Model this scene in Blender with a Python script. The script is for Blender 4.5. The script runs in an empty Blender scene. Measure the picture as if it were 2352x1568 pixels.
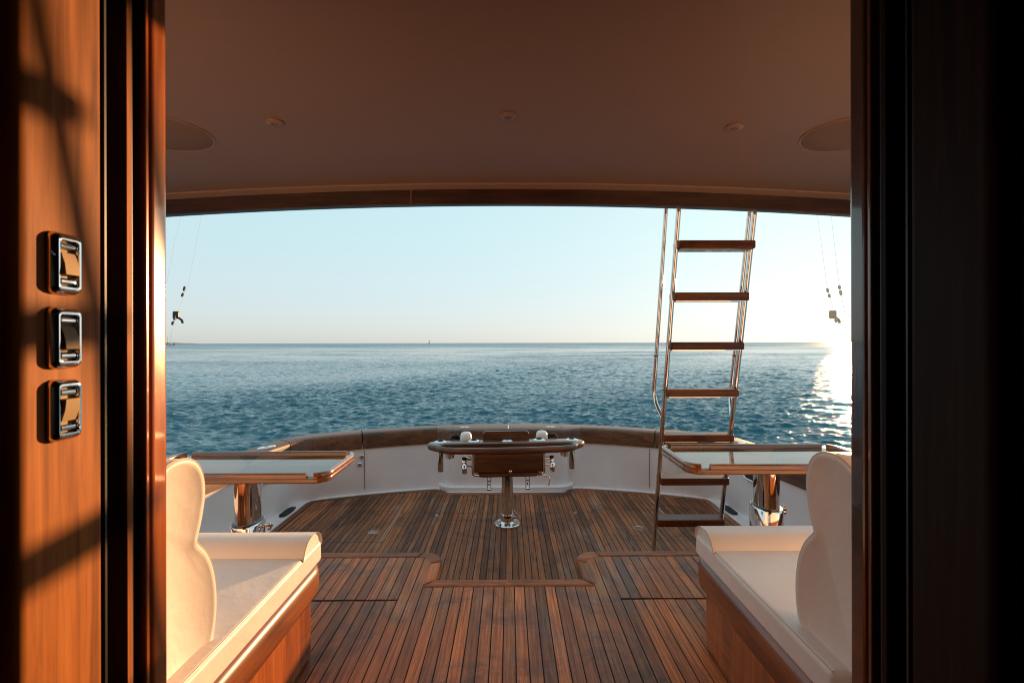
import bpy, bmesh, math, random
import numpy as np
from mathutils import Vector, Matrix

random.seed(7)
rng = np.random.default_rng(11)
SC = bpy.context.scene
COL = SC.collection
PI = math.pi
R = math.radians

# ------------------------------------------------------------------ camera
FPX = 1080.0                       # focal length in units of a 2352 px wide frame
EYE = 1.5                          # eye height over the cockpit floor (z = 0)
cam = bpy.data.cameras.new('camera')
cam.sensor_width = 36.0
cam.lens = FPX / 2352.0 * 36.0
cam.shift_y = 3.0 / 2352.0
cam.clip_start = 0.02
cam.clip_end = 20000.0
cam.dof.use_dof = True
cam.dof.focus_distance = 3.4
cam.dof.aperture_fstop = 9.0
camo = bpy.data.objects.new('camera', cam)
COL.objects.link(camo)
camo.location = (0, 0, EYE)
camo.rotation_mode = 'XYZ'
camo.rotation_euler = (Matrix.Rotation(R(-0.4), 3, 'Z') @ Matrix.Rotation(R(90), 3, 'X') @ Matrix.Rotation(R(-0.12), 3, 'Z')).to_euler()
SC.camera = camo

# ------------------------------------------------------------------ light
SUN_AZ = R(36.6)                   # clockwise from +Y (aft) towards +X
SUN_EL = R(5.2)
world = bpy.data.worlds.new('World')
SC.world = world
world.use_nodes = True
wn, wl = world.node_tree.nodes, world.node_tree.links
wn.clear()
wo = wn.new('ShaderNodeOutputWorld')
wb = wn.new('ShaderNodeBackground')
sky = wn.new('ShaderNodeTexSky')
sky.sky_type = 'NISHITA'
sky.sun_disc = False
sky.sun_elevation = SUN_EL
sky.sun_rotation = SUN_AZ
sky.altitude = 0
sky.air_density = 1.0
sky.dust_density = 1.3
sky.ozone_density = 3.5
wg = wn.new('ShaderNodeGamma')
wg.inputs[1].default_value = 0.15
wt = wn.new('ShaderNodeMix'); wt.data_type = 'RGBA'; wt.blend_type = 'MULTIPLY'
wt.inputs[0].default_value = 1.0
wt.inputs[7].default_value = (2.24, 2.62, 2.62, 1)
wl.new(sky.outputs[0], wg.inputs[0])
wl.new(wg.outputs[0], wt.inputs[6])
wh = wn.new('ShaderNodeHueSaturation')
wh.inputs['Saturation'].default_value = 0.95
wl.new(wt.outputs[2], wh.inputs['Color'])
# the low band of sea air is warmer than the sky above it, the same all round the horizon
wc = wn.new('ShaderNodeTexCoord'); wz = wn.new('ShaderNodeSeparateXYZ'); wl.new(wc.outputs['Generated'], wz.inputs[0])
wr = wn.new('ShaderNodeValToRGB')
wr.color_ramp.elements[0].position = 0.0; wr.color_ramp.elements[0].color = (1.0, 0.915, 0.96, 1)
wr.color_ramp.elements[1].position = 0.22; wr.color_ramp.elements[1].color = (0.93, 1.0, 1.0, 1)
wl.new(wz.outputs[2], wr.inputs[0])
wm = wn.new('ShaderNodeMix'); wm.data_type = 'RGBA'; wm.blend_type = 'MULTIPLY'; wm.inputs[0].default_value = 1.0
wl.new(wh.outputs[0], wm.inputs[6]); wl.new(wr.outputs[0], wm.inputs[7])
wl.new(wm.outputs[2], wb.inputs[0])
wb.inputs[1].default_value = 0.15
wl.new(wb.outputs[0], wo.inputs[0])

sun = bpy.data.lights.new('sun', 'SUN')
sun.energy = 3.7
sun.angle = R(0.7)
sun.color = (1.0, 0.56, 0.24)
suno = bpy.data.objects.new('sun', sun)
COL.objects.link(suno)
sd = Vector((math.sin(SUN_AZ) * math.cos(SUN_EL), math.cos(SUN_AZ) * math.cos(SUN_EL), math.sin(SUN_EL)))
suno.rotation_mode = 'QUATERNION'
suno.rotation_quaternion = sd.to_track_quat('Z', 'Y')
suno.location = sd * 30

vs = SC.view_settings
vs.view_transform = 'Standard'
vs.look = 'None'
vs.gamma = 1.0
vs.exposure = 1.0
try:
    vs.use_curve_mapping = False
except Exception:
    pass
SC.cycles.caustics_reflective = False
SC.cycles.caustics_refractive = False
SC.cycles.max_bounces = 8
SC.cycles.diffuse_bounces = 5
SC.cycles.glossy_bounces = 5
SC.cycles.sample_clamp_indirect = 4.0
SC.cycles.use_denoising = True
SC.cycles.filter_width = 1.05

# ------------------------------------------------------------------ materials
def newmat(name):
    m = bpy.data.materials.new(name)
    m.use_nodes = True
    nt = m.node_tree
    return m, nt.nodes, nt.links, nt.nodes['Principled BSDF']


def setin(b, **kw):
    names = {'base': 'Base Color', 'rough': 'Roughness', 'metal': 'Metallic', 'ior': 'IOR', 'coat': 'Coat Weight',
             'coatr': 'Coat Roughness', 'spec': 'Specular IOR Level', 'sheen': 'Sheen Weight'}
    for k, v in kw.items():
        if k == 'base':
            v = (*v, 1.0)
        b.inputs[names[k]].default_value = v


def ramp(n, stops):
    r = n.new('ShaderNodeValToRGB')
    e = r.color_ramp.elements
    while len(e) < len(stops):
        e.new(0.5)
    for i, (p, c) in enumerate(stops):
        e[i].position = p
        e[i].color = (*c, 1.0) if len(c) == 3 else c
    return r


def mixc(n, l, fac, a, b, blend='MIX'):
    m = n.new('ShaderNodeMix')
    m.data_type = 'RGBA'
    m.blend_type = blend
    for sock, v in ((m.inputs[0], fac), (m.inputs[6], a), (m.inputs[7], b)):
        if hasattr(v, 'links'):
            l.new(v, sock)
        elif isinstance(v, (int, float)):
            sock.default_value = v
        else:
            sock.default_value = (*v, 1.0)
    return m.outputs[2]


def noise(n, l, vec, scale, detail=4.0, rough=0.55, dist=0.0):
    t = n.new('ShaderNodeTexNoise')
    t.inputs['Scale'].default_value = scale
    t.inputs['Detail'].default_value = detail
    t.inputs['Roughness'].default_value = rough
    t.inputs['Distortion'].default_value = dist
    l.new(vec, t.inputs['Vector'])
    return t.outputs[0]


def coords(n, l, scale=(1, 1, 1), jitter=True, rot=(0, 0, 0)):
    tc = n.new('ShaderNodeTexCoord')
    mp = n.new('ShaderNodeMapping')
    mp.inputs['Scale'].default_value = scale
    mp.inputs['Rotation'].default_value = rot
    src = tc.outputs['Object']
    if jitter:
        oi = n.new('ShaderNodeObjectInfo')
        ad = n.new('ShaderNodeVectorMath'); ad.operation = 'ADD'
        mu = n.new('ShaderNodeVectorMath'); mu.operation = 'SCALE'
        cx = n.new('ShaderNodeCombineXYZ')
        l.new(oi.outputs['Random'], cx.inputs[0]); l.new(oi.outputs['Random'], cx.inputs[1]); l.new(oi.outputs['Random'], cx.inputs[2])
        l.new(cx.outputs[0], mu.inputs[0]); mu.inputs[3].default_value = 37.0
        l.new(src, ad.inputs[0]); l.new(mu.outputs[0], ad.inputs[1])
        src = ad.outputs[0]
    l.new(src, mp.inputs['Vector'])
    return mp.outputs[0]


def bump(n, l, b, h, strength, dist=0.01, prev=None):
    bp = n.new('ShaderNodeBump')
    bp.inputs['Strength'].default_value = strength
    bp.inputs['Distance'].default_value = dist
    l.new(h, bp.inputs['Height'])
    if prev is not None:
        l.new(prev, bp.inputs['Normal'])
    if b is not None:
        l.new(bp.outputs[0], b.inputs['Normal'])
    return bp.outputs[0]


def varnish(name, dark, mid, light, axis='X', rough=0.22, coat=1.0, coatr=0.05, figure=1.0, vary=0.35, spec=0.5):
    """varnished wood, grain along one axis"""
    m, n, l, b = newmat(name)
    st = {'X': (1.3, 26, 26), 'Y': (26, 1.3, 26), 'Z': (26, 26, 1.3)}[axis]
    st2 = {'X': (0.5, 5, 5), 'Y': (5, 0.5, 5), 'Z': (5, 5, 0.5)}[axis]
    v = coords(n, l, st)
    v2 = coords(n, l, st2)
    g = noise(n, l, v, 2.2, 6, 0.62, 0.35)
    f = noise(n, l, v2, 1.6 * figure, 3, 0.5, 1.2)
    c = ramp(n, [(0.25, dark), (0.5, mid), (0.75, light)])
    l.new(g, c.inputs[0])
    c2 = ramp(n, [(0.36, (0.45, 0.42, 0.40)), (0.5, (1, 1, 1)), (0.62, (1.08, 1.05, 1.0))])
    l.new(f, c2.inputs[0])
    col = mixc(n, l, 0.8, c.outputs[0], c2.outputs[0], 'MULTIPLY')
    oi = n.new('ShaderNodeObjectInfo')
    rr = ramp(n, [(0.0, (1 - vary, 1 - vary, 1 - vary)), (1.0, (1.0 + vary * .4, 1.0 + vary * .4, 1.0 + vary * .4))])
    l.new(oi.outputs['Random'], rr.inputs[0])
    col = mixc(n, l, 1.0, col, rr.outputs[0], 'MULTIPLY')
    l.new(col, b.inputs['Base Color'])
    setin(b, rough=rough, coat=coat, coatr=coatr, ior=1.5, spec=spec)
    vb = coords(n, l, (1, 1, 1))
    nb = noise(n, l, vb, 9.0, 2, 0.5)
    nrm = bump(n, l, None, g, 0.05, 0.002)
    bump(n, l, b, g, 0.08, 0.002)
    bp = n.new('ShaderNodeBump'); bp.inputs['Strength'].default_value = 0.03; bp.inputs['Distance'].default_value = 0.004
    l.new(nb, bp.inputs['Height'])
    l.new(bp.outputs[0], b.inputs['Coat Normal'])
    return m


def deckwood(name, axis='Y', tint=(1, 1, 1), bleach=0.35, rough=0.5):
    """oiled, walked-on deck teak: each plank its own tone, stains, bleached streaks"""
    m, n, l, b = newmat(name)
    st = {'X': (2.0, 60, 60), 'Y': (60, 2.0, 60)}[axis]
    v = coords(n, l, st)
    g = noise(n, l, v, 1.5, 5, 0.65, 0.15)
    vf = coords(n, l, {'X': (2.5, 160, 60), 'Y': (160, 2.5, 60)}[axis])
    gf = noise(n, l, vf, 2.0, 3, 0.7)
    c = ramp(n, [(0.28, (0.125, 0.052, 0.025)), (0.5, (0.285, 0.130, 0.063)), (0.72, (0.43, 0.222, 0.115))])
    l.new(g, c.inputs[0])
    oi = n.new('ShaderNodeObjectInfo')
    tone = ramp(n, [(0.0, (0.50, 0.47, 0.46)), (0.35, (0.86, 0.82, 0.80)), (0.7, (1.10, 1.0, 0.94)), (1.0, (1.42, 1.25, 1.08))])
    l.new(oi.outputs['Random'], tone.inputs[0])
    col = mixc(n, l, 1.0, c.outputs[0], tone.outputs[0], 'MULTIPLY')
    # pores
    pr = ramp(n, [(0.30, (0.45, 0.42, 0.40)), (0.46, (1, 1, 1))])
    l.new(gf, pr.inputs[0])
    col = mixc(n, l, 0.75, col, pr.outputs[0], 'MULTIPLY')
    # foot-worn blotches that run over several planks
    vw = coords(n, l, (1, 1, 1), jitter=False)
    bl = noise(n, l, vw, 3.2, 6, 0.64, 0.8)
    br = ramp(n, [(0.37, (0.46, 0.42, 0.40)), (0.49, (1, 1, 1)), (0.66, (1.3, 1.24, 1.18))])
    l.new(bl, br.inputs[0])
    col = mixc(n, l, 0.8, col, br.outputs[0], 'MULTIPLY')
    # salt-bleached grey streaks
    vs_ = coords(n, l, {'X': (1.2, 7, 7), 'Y': (7, 1.2, 7)}[axis], jitter=False)
    sb = noise(n, l, vs_, 1.25, 6, 0.68, 0.5)
    sr = ramp(n, [(0.56, (0, 0, 0)), (0.72, (1, 1, 1))])
    l.new(sb, sr.inputs[0])
    sm = n.new('ShaderNodeMath'); sm.operation = 'MULTIPLY'
    l.new(sr.outputs[0], sm.inputs[0]); sm.inputs[1].default_value = bleach
    col = mixc(n, l, sm.outputs[0], col, (0.40, 0.34, 0.31))
    col = mixc(n, l, 1.0, col, tint, 'MULTIPLY')
    l.new(col, b.inputs['Base Color'])
    rr = ramp(n, [(0.3, (rough - 0.12,) * 3), (0.7, (rough + 0.15,) * 3)])
    l.new(bl, rr.inputs[0])
    l.new(rr.outputs[0], b.inputs['Roughness'])
    b.inputs['Specular IOR Level'].default_value = 0.28
    bump(n, l, b, gf, 0.28, 0.0015)
    return m


def plain(name, base, rough=0.5, metal=0.0, coat=0.0, nscale=0, namp=0.06, bumps=0.0, **kw):
    m, n, l, b = newmat(name)
    setin(b, base=base, rough=rough, metal=metal, coat=coat, **kw)
    if nscale:
        v = coords(n, l, (1, 1, 1))
        f = noise(n, l, v, nscale, 4, 0.6)
        r = ramp(n, [(0.3, tuple(max(0, x * (1 - namp)) for x in base)), (0.7, tuple(min(1, x * (1 + namp)) for x in base))])
        l.new(f, r.inputs[0])
        l.new(r.outputs[0], b.inputs['Base Color'])
        if bumps:
            bump(n, l, b, f, bumps, 0.004)
    return m


M = {}
TEAK = ((0.10, 0.030, 0.010), (0.24, 0.080, 0.024), (0.38, 0.145, 0.045))
CASING_SHADE = ((0.055, 0.017, 0.007), (0.135, 0.043, 0.015), (0.22, 0.078, 0.027))  # dark tones that carry the shade of the unlit casing
for a in 'XYZ':
    M['teak' + a] = varnish('varnished_teak_' + a, *TEAK, axis=a)
    M['dark' + a] = varnish('dark_teak_' + a, *CASING_SHADE, axis=a)
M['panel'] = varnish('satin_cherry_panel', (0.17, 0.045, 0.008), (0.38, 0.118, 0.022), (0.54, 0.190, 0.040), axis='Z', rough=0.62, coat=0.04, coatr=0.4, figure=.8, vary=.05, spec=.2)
M['panel_shade'] = varnish('dark_walnut_panel', (0.010, 0.006, 0.004), (0.020, 0.011, 0.008), (0.036, 0.019, 0.013), axis='Z', rough=0.6, coat=0.0, coatr=.4, vary=.05, spec=.12)  # jamb wood of the unlit side, deep shade put into its colour
M['casing'] = varnish('casing_mahogany', (0.26, 0.060, 0.010), (0.42, 0.105, 0.018), (0.52, 0.16, 0.032), axis='Z', rough=0.25, coat=1.0, coatr=.06, vary=.05)
M['benchpanel'] = varnish('bench_panel_teak', (0.26, 0.062, 0.010), (0.40, 0.104, 0.017), (0.50, 0.150, 0.030), axis='Z', rough=0.25, coat=.9, coatr=.05, vary=.05, figure=.5)
M['railY'] = varnish('bench_rail_teak', (0.13, 0.032, 0.008), (0.26, 0.070, 0.015), (0.36, 0.112, 0.026), axis='Y', rough=0.36, coat=.5, coatr=.14, vary=.05)
M['beam'] = varnish('rosewood_beam', (0.022, 0.008, 0.005), (0.060, 0.022, 0.012), (0.11, 0.042, 0.022), axis='X', rough=0.35, coat=.3, coatr=.15, figure=1.6, vary=.05)
M['deckY'] = deckwood('cockpit_teak_lengthwise', 'Y', (0.98, 0.80, 0.69), 0.80)
M['deckX'] = deckwood('cockpit_teak_crosswise', 'X', (0.80, 0.76, 0.74), 0.20)
M['mezzY'] = deckwood('mezzanine_teak_lengthwise', 'Y', (1.62, 1.20, 0.82), 0.34, 0.42)
M['mezzX'] = deckwood('mezzanine_teak_crosswise', 'X', (1.15, 0.92, 0.78), 0.22)
for a in 'XY':
    M['cap' + a] = varnish('coaming_teak_' + a, (0.060, 0.022, 0.010), (0.132, 0.050, 0.022), (0.21, 0.090, 0.042), axis=a, rough=0.5, coat=.12, coatr=.3, vary=.12)
M['satinX'] = varnish('satin_teak', (0.042, 0.013, 0.006), (0.115, 0.037, 0.014), (0.19, 0.070, 0.027), axis='X', rough=0.38, coat=.35, coatr=.12, vary=.1)
M['tread'] = deckwood('ladder_tread_teak', 'X', (0.46, 0.33, 0.26), 0.1, 0.40)
M['caulk'] = plain('black_caulk', (0.012, 0.012, 0.013), 0.75)
M['steel'] = plain('polished_steel', (0.80, 0.79, 0.78), 0.045, 1.0)
M['brushed'] = plain('satin_steel', (0.62, 0.60, 0.58), 0.28, 1.0)
M['gel'] = plain('white_gelcoat', (0.84, 0.79, 0.80), 0.26, coat=.5, nscale=3.5, namp=0.05, bumps=.05, coatr=.06)
M['hull'] = plain('hull_gelcoat', (0.72, 0.70, 0.70), 0.3, coat=.4)
M['black'] = plain('black_rubber', (0.012, 0.012, 0.014), 0.45)
M['blackgloss'] = plain('black_gloss', (0.012, 0.012, 0.014), 0.12)
M['saloon'] = varnish('saloon_dark_wood', (0.03, 0.013, 0.007), (0.055, 0.024, 0.012), (0.08, 0.036, 0.018), axis='Z', rough=0.4, coat=.3, coatr=.2)
M['headliner'] = plain('headliner', (0.285, 0.162, 0.112), 0.38, nscale=70, namp=0.03, bumps=0.02)
M['trimstrip'] = plain('headliner_trim', (0.42, 0.255, 0.19), 0.35)
M['lamp'] = plain('lamp_ring', (0.31, 0.188, 0.14), 0.3)
M['lens'] = plain('frosted_lens', (0.21, 0.128, 0.098), 0.6)
M['rocker'] = plain('tan_rocker', (0.40, 0.27, 0.15), 0.65, nscale=400, namp=.08)
M['bead_glare'] = plain('glare_tinted_bead', (0.60, 0.42, 0.25), 0.7)  # dark beads against the sun, its glare put into their colour
M['line'] = plain('pale_cord', (0.55, 0.5, 0.48), 0.6)
M['gasket'] = plain('dark_gasket', (0.02, 0.03, 0.035), 0.35)
M['sail'] = plain('boat_white', (0.7, 0.68, 0.66), 0.5)
M['spar'] = plain('spar_brown', (0.16, 0.09, 0.07), 0.5)
M['rock'] = plain('shore_rock', (0.10, 0.085, 0.08), 0.9, nscale=.05, namp=.4)
M['buoyred'] = plain('beacon_red', (0.30, 0.06, 0.05), 0.6)

# vinyl upholstery with faint puckers
m, n, l, b = newmat('cream_vinyl')
setin(b, rough=0.42, spec=0.4, sheen=0.1)
v = coords(n, l, (1, 1, 1))
fa = noise(n, l, v, 3.2, 4, 0.55, 0.4)
fb = noise(n, l, v, 260, 2, 0.6)
r_ = ramp(n, [(0.3, (0.80, 0.705, 0.655)), (0.7, (0.86, 0.775, 0.725))])
l.new(fa, r_.inputs[0]); l.new(r_.outputs[0], b.inputs['Base Color'])
fc = noise(n, l, v, 11.0, 3, 0.6, 1.2)
p = bump(n, l, None, fa, 0.35, 0.02)
p = bump(n, l, None, fc, 0.16, 0.008, p)
bump(n, l, b, fb, 0.10, 0.001, p)
M['vinyl'] = m
M['piping'] = plain('vinyl_piping', (0.62, 0.50, 0.43), 0.45)
M['white'] = plain('white_vinyl_pad', (0.78, 0.73, 0.70), 0.35)

# table top: matched veneer leaves fanning out from the centre under thick lacquer
m, n, l, b = newmat('sunburst_veneer')
tc = n.new('ShaderNodeTexCoord')
sx = n.new('ShaderNodeSeparateXYZ'); l.new(tc.outputs['Object'], sx.inputs[0])
at = n.new('ShaderNodeMath'); at.operation = 'ARCTAN2'; l.new(sx.outputs[1], at.inputs[0]); l.new(sx.outputs[0], at.inputs[1])
ml = n.new('ShaderNodeMath'); ml.operation = 'MULTIPLY'; l.new(at.outputs[0], ml.inputs[0]); ml.inputs[1].default_value = 14 / (2 * PI)
fl = n.new('ShaderNodeMath'); fl.operation = 'FLOOR'; l.new(ml.outputs[0], fl.inputs[0])
wn_ = n.new('ShaderNodeTexWhiteNoise'); wn_.noise_dimensions = '1D'; l.new(fl.outputs[0], wn_.inputs['W'])
rb = ramp(n, [(0, (0.085, 0.030, 0.012)), (1, (0.33, 0.145, 0.06))])
l.new(wn_.outputs['Value'], rb.inputs[0])
ray = n.new('ShaderNodeCombineXYZ'); l.new(at.outputs[0], ray.inputs[0])
gr = noise(n, l, ray.outputs[0], 26, 4, 0.6)
rg = ramp(n, [(0.3, (0.65, 0.62, 0.6)), (0.7, (1.2, 1.15, 1.1))]); l.new(gr, rg.inputs[0])
l.new(mixc(n, l, 1.0, rb.outputs[0], rg.outputs[0], 'MULTIPLY'), b.inputs['Base Color'])
setin(b, rough=0.03, ior=1.78)
vv = coords(n, l, (1, 1, 1)); nn = noise(n, l, vv, 5, 3, 0.5)
bp = n.new('ShaderNodeBump'); bp.inputs['Strength'].default_value = 0.015; bp.inputs['Distance'].default_value = 0.004
l.new(nn, bp.inputs['Height']); l.new(bp.outputs[0], b.inputs['Normal'])
M['veneer'] = m

# sea water
m, n, l, b = newmat('sea_water')
setin(b, base=(0.002, 0.088, 0.125), rough=0.05, ior=1.333)
tc = n.new('ShaderNodeTexCoord')
def smap(s, rot=0.0):
    mp = n.new('ShaderNodeMapping'); mp.inputs['Scale'].default_value = s; mp.inputs['Rotation'].default_value = (0, 0, rot)
    l.new(tc.outputs['Object'], mp.inputs['Vector'])
    return mp.outputs[0]
n1 = noise(n, l, smap((2.2, 5.0, 1), 0.15), 1.0, 5, 0.62, 0.4)
n2 = noise(n, l, smap((0.30, 0.80, 1), 0.2), 1.0, 6, 0.66, 0.3)
n3 = noise(n, l, smap((0.006, 0.035, 1), 0.12), 1.0, 4, 0.6, 0.4)
st = ramp(n, [(0.35, (0.45,) * 3), (0.62, (1.0,) * 3)]); l.new(n3, st.inputs[0])
b1 = n.new('ShaderNodeBump'); b1.inputs['Distance'].default_value = 0.07; l.new(n1, b1.inputs['Height']); l.new(st.outputs[0], b1.inputs['Strength'])
def facets(vec, scale, detail, amp, prev, ro=0.6):
    t = n.new('ShaderNodeTexNoise')
    t.inputs['Scale'].default_value = scale; t.inputs['Detail'].default_value = detail; t.inputs['Roughness'].default_value = ro
    l.new(vec, t.inputs['Vector'])
    sb_ = n.new('ShaderNodeVectorMath'); sb_.operation = 'SUBTRACT'; l.new(t.outputs['Color'], sb_.inputs[0]); sb_.inputs[1].default_value = (.5, .5, .5)
    ml_ = n.new('ShaderNodeVectorMath'); ml_.operation = 'MULTIPLY'; l.new(sb_.outputs[0], ml_.inputs[0]); ml_.inputs[1].default_value = (amp * .8, amp, 0)
    ad_ = n.new('ShaderNodeVectorMath'); ad_.operation = 'ADD'; l.new(prev, ad_.inputs[0]); l.new(ml_.outputs[0], ad_.inputs[1])
    return ad_.outputs[0]
# farther out the mesh carries no short waves, so the facets take over with distance from the boat
ln = n.new('ShaderNodeVectorMath'); ln.operation = 'LENGTH'; l.new(tc.outputs['Object'], ln.inputs[0])
mr = n.new('ShaderNodeMapRange'); mr.interpolation_type = 'SMOOTHSTEP'
mr.inputs['From Min'].default_value = 30; mr.inputs['From Max'].default_value = 130
l.new(ln.outputs['Value'], mr.inputs['Value'])
f2 = facets(smap((0.010, 0.016, 1), 0.12), 1.0, 11, 2.0, b1.outputs[0], 0.82)
mx = n.new('ShaderNodeMix'); mx.data_type = 'VECTOR'
f0 = facets(smap((2.4, 5.2, 1), 0.2), 1.0, 5, 0.95, b1.outputs[0])
l.new(mr.outputs[0], mx.inputs[0]); l.new(f0, mx.inputs[4]); l.new(f2, mx.inputs[5])
# waves too short to build out there become surface roughness
m2 = n.new('ShaderNodeMapRange'); m2.interpolation_type = 'SMOOTHSTEP'
m2.inputs['From Min'].default_value = 40; m2.inputs['From Max'].default_value = 500
m2.inputs['To Min'].default_value = 0.05; m2.inputs['To Max'].default_value = 0.27
l.new(ln.outputs['Value'], m2.inputs['Value']); l.new(m2.outputs[0], b.inputs['Roughness'])
nz = n.new('ShaderNodeVectorMath'); nz.operation = 'NORMALIZE'; l.new(mx.outputs[1], nz.inputs[0])
l.new(nz.outputs[0], b.inputs['Normal'])
b.inputs['Specular Tint'].default_value = (0.78, 0.97, 1.0, 1)
M['sea'] = m

# ------------------------------------------------------------------ builders
def link(name, me, mat, parent=None, smooth=None):
    o = bpy.data.objects.new(name, me)
    COL.objects.link(o)
    if mat is not None:
        me.materials.append(M[mat] if isinstance(mat, str) else mat)
    if parent is not None:
        o.parent = parent
    if smooth:
        for p_ in me.polygons:
            p_.use_smooth = True
        if smooth is not True:
            me.set_sharp_from_angle(angle=R(smooth))
    return o


def from_bm(name, bm, mat, parent=None, smooth=None, bev=0, seg=3, ang=35):
    bmesh.ops.recalc_face_normals(bm, faces=bm.faces)
    me = bpy.data.meshes.new(name)
    bm.to_mesh(me)
    bm.free()
    o = link(name, me, mat, parent, smooth)
    if bev:
        bevel(o, bev, seg, ang)
    return o


def bevel(o, w, seg=3, ang=35):
    for p_ in o.data.polygons:
        p_.use_smooth = True
    md = o.modifiers.new('bevel', 'BEVEL')
    md.width = w
    md.segments = seg
    md.limit_method = 'ANGLE'
    md.angle_limit = R(ang)
    md.harden_normals = True
    return o


def empty(name, loc=(0, 0, 0), rz=0.0):
    o = bpy.data.objects.new(name, None)
    o.empty_display_size = 0.1
    COL.objects.link(o)
    o.location = loc
    o.rotation_euler = (0, 0, rz)
    return o


def tag(o, label, cat, group=None, kind=None):
    o['label'] = label
    o['category'] = cat
    if group:
        o['group'] = group
    if kind:
        o['kind'] = kind
    return o


def bm_box(x0, x1, y0, y1, z0, z1):
    bm = bmesh.new()
    v_ = [bm.verts.new((x, y, z)) for z in (z0, z1) for y in (y0, y1) for x in (x0, x1)]
    for f in ((0, 1, 3, 2), (4, 5, 7, 6), (0, 1, 5, 4), (2, 3, 7, 6), (0, 2, 6, 4), (1, 3, 7, 5)):
        bm.faces.new([v_[i] for i in f])
    return bm


def box(name, x0, x1, y0, y1, z0, z1, mat, parent=None, bev=0, seg=2):
    return from_bm(name, bm_box(min(x0, x1), max(x0, x1), y0, y1, z0, z1), mat, parent, bev=bev, seg=seg)


def bm_prism(poly, a0, a1, axis='Z'):
    """polygon in the plane across axis, extruded from a0 to a1"""
    def P(u, w, a):
        return {'Z': (u, w, a), 'X': (a, u, w), 'Y': (u, a, w)}[axis]
    bm = bmesh.new()
    lo = [bm.verts.new(P(u, w, a0)) for u, w in poly]
    hi = [bm.verts.new(P(u, w, a1)) for u, w in poly]
    bm.faces.new(lo)
    bm.faces.new(hi)
    k = len(poly)
    for i in range(k):
        bm.faces.new((lo[i], lo[(i + 1) % k], hi[(i + 1) % k], hi[i]))
    return bm


def prism(name, poly, a0, a1, mat, parent=None, axis='Z', bev=0, seg=3, ang=35, smooth=None):
    return from_bm(name, bm_prism(poly, a0, a1, axis), mat, parent, smooth, bev, seg, ang)


def bm_rings(rings, close=True, cap=True, bm=None):
    """skin successive rings of points"""
    bm = bm or bmesh.new()
    vr = [[bm.verts.new(p_) for p_ in rg_] for rg_ in rings]
    k = len(rings[0])
    for a_, b_ in zip(vr, vr[1:]):
        for i in range(k if close else k - 1):
            j = (i + 1) % k
            bm.faces.new((a_[i], a_[j], b_[j], b_[i]))
    if cap and close:
        bm.faces.new(vr[0])
        bm.faces.new(vr[-1])
    return bm


def lathe(name, prof, mat, parent=None, seg=32, loc=(0, 0, 0), mtx=None, sx=1.0, sy=1.0, smooth=40):
    rings = []
    for r0, z in prof:
        rg_ = []
        for i in range(seg):
            t = 2 * PI * i / seg
            p_ = Vector((max(r0, 1e-5) * math.cos(t) * sx, max(r0, 1e-5) * math.sin(t) * sy, z))
            if mtx is not None:
                p_ = mtx @ p_
            rg_.append(p_ + Vector(loc))
        rings.append(rg_)
    return from_bm(name, bm_rings(rings), mat, parent, smooth)


def smoothpath(pts, rad, k=6):
    """round the corners of a polyline"""
    pts = [Vector(p_) for p_ in pts]
    out = [pts[0]]
    for a_, b_, c_ in zip(pts, pts[1:], pts[2:]):
        d1, d2 = (a_ - b_), (c_ - b_)
        r1 = min(rad, d1.length * .48, d2.length * .48)
        p0, p1 = b_ + d1.normalized() * r1, b_ + d2.normalized() * r1
        for i in range(k + 1):
            t = i / k
            out.append(p0 * (1 - t) ** 2 + b_ * 2 * t * (1 - t) + p1 * t ** 2)
    out.append(pts[-1])
    return out


def bm_tube(pts, rad, seg=12, cap=True, bm=None):
    pts = [Vector(p_) for p_ in pts]
    rads = rad if isinstance(rad, (list, tuple)) else [rad] * len(pts)
    rings = []
    up = None
    for i, p_ in enumerate(pts):
        d = (pts[min(i + 1, len(pts) - 1)] - pts[max(i - 1, 0)]).normalized()
        if up is None:
            up = Vector((0, 0, 1)) if abs(d.z) < 0.9 else Vector((1, 0, 0))
        s_ = d.cross(up).normalized()
        up = s_.cross(d).normalized()
        rings.append([p_ + (s_ * math.cos(2 * PI * j / seg) + up * math.sin(2 * PI * j / seg)) * rads[i] for j in range(seg)])
    return bm_rings(rings, True, cap, bm)


def tube(name, pts, rad, mat, parent=None, seg=12, corner=0.0, smooth=50):
    if corner:
        pts = smoothpath(pts, corner)
    return from_bm(name, bm_tube(pts, rad, seg), mat, parent, smooth)


def rrect(x0, x1, y0, y1, r, k=6):
    out = []
    for cx, cy, a0 in ((x1 - r, y1 - r, 0), (x0 + r, y1 - r, 90), (x0 + r, y0 + r, 180), (x1 - r, y0 + r, 270)):
        for i in range(k + 1):
            t = R(a0 + 90 * i / k)
            out.append((cx + r * math.cos(t), cy + r * math.sin(t)))
    return out


def catmull(pts, k=8, closed=True):
    out = []
    q = len(pts)
    for i in range(q if closed else q - 1):
        g = lambda j: Vector(pts[j % q]) if closed else Vector(pts[max(0, min(q - 1, j))])
        p0, p1, p2, p3 = g(i - 1), g(i), g(i + 1), g(i + 2)
        for s_ in range(k):
            t = s_ / k
            out.append(0.5 * ((2 * p1) + (p2 - p0) * t + (2 * p0 - 5 * p1 + 4 * p2 - p3) * t * t + (3 * p1 - p0 - 3 * p2 + p3) * t ** 3))
    if not closed:
        out.append(Vector(pts[-1]))
    return [tuple(o_) for o_ in out]


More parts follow.
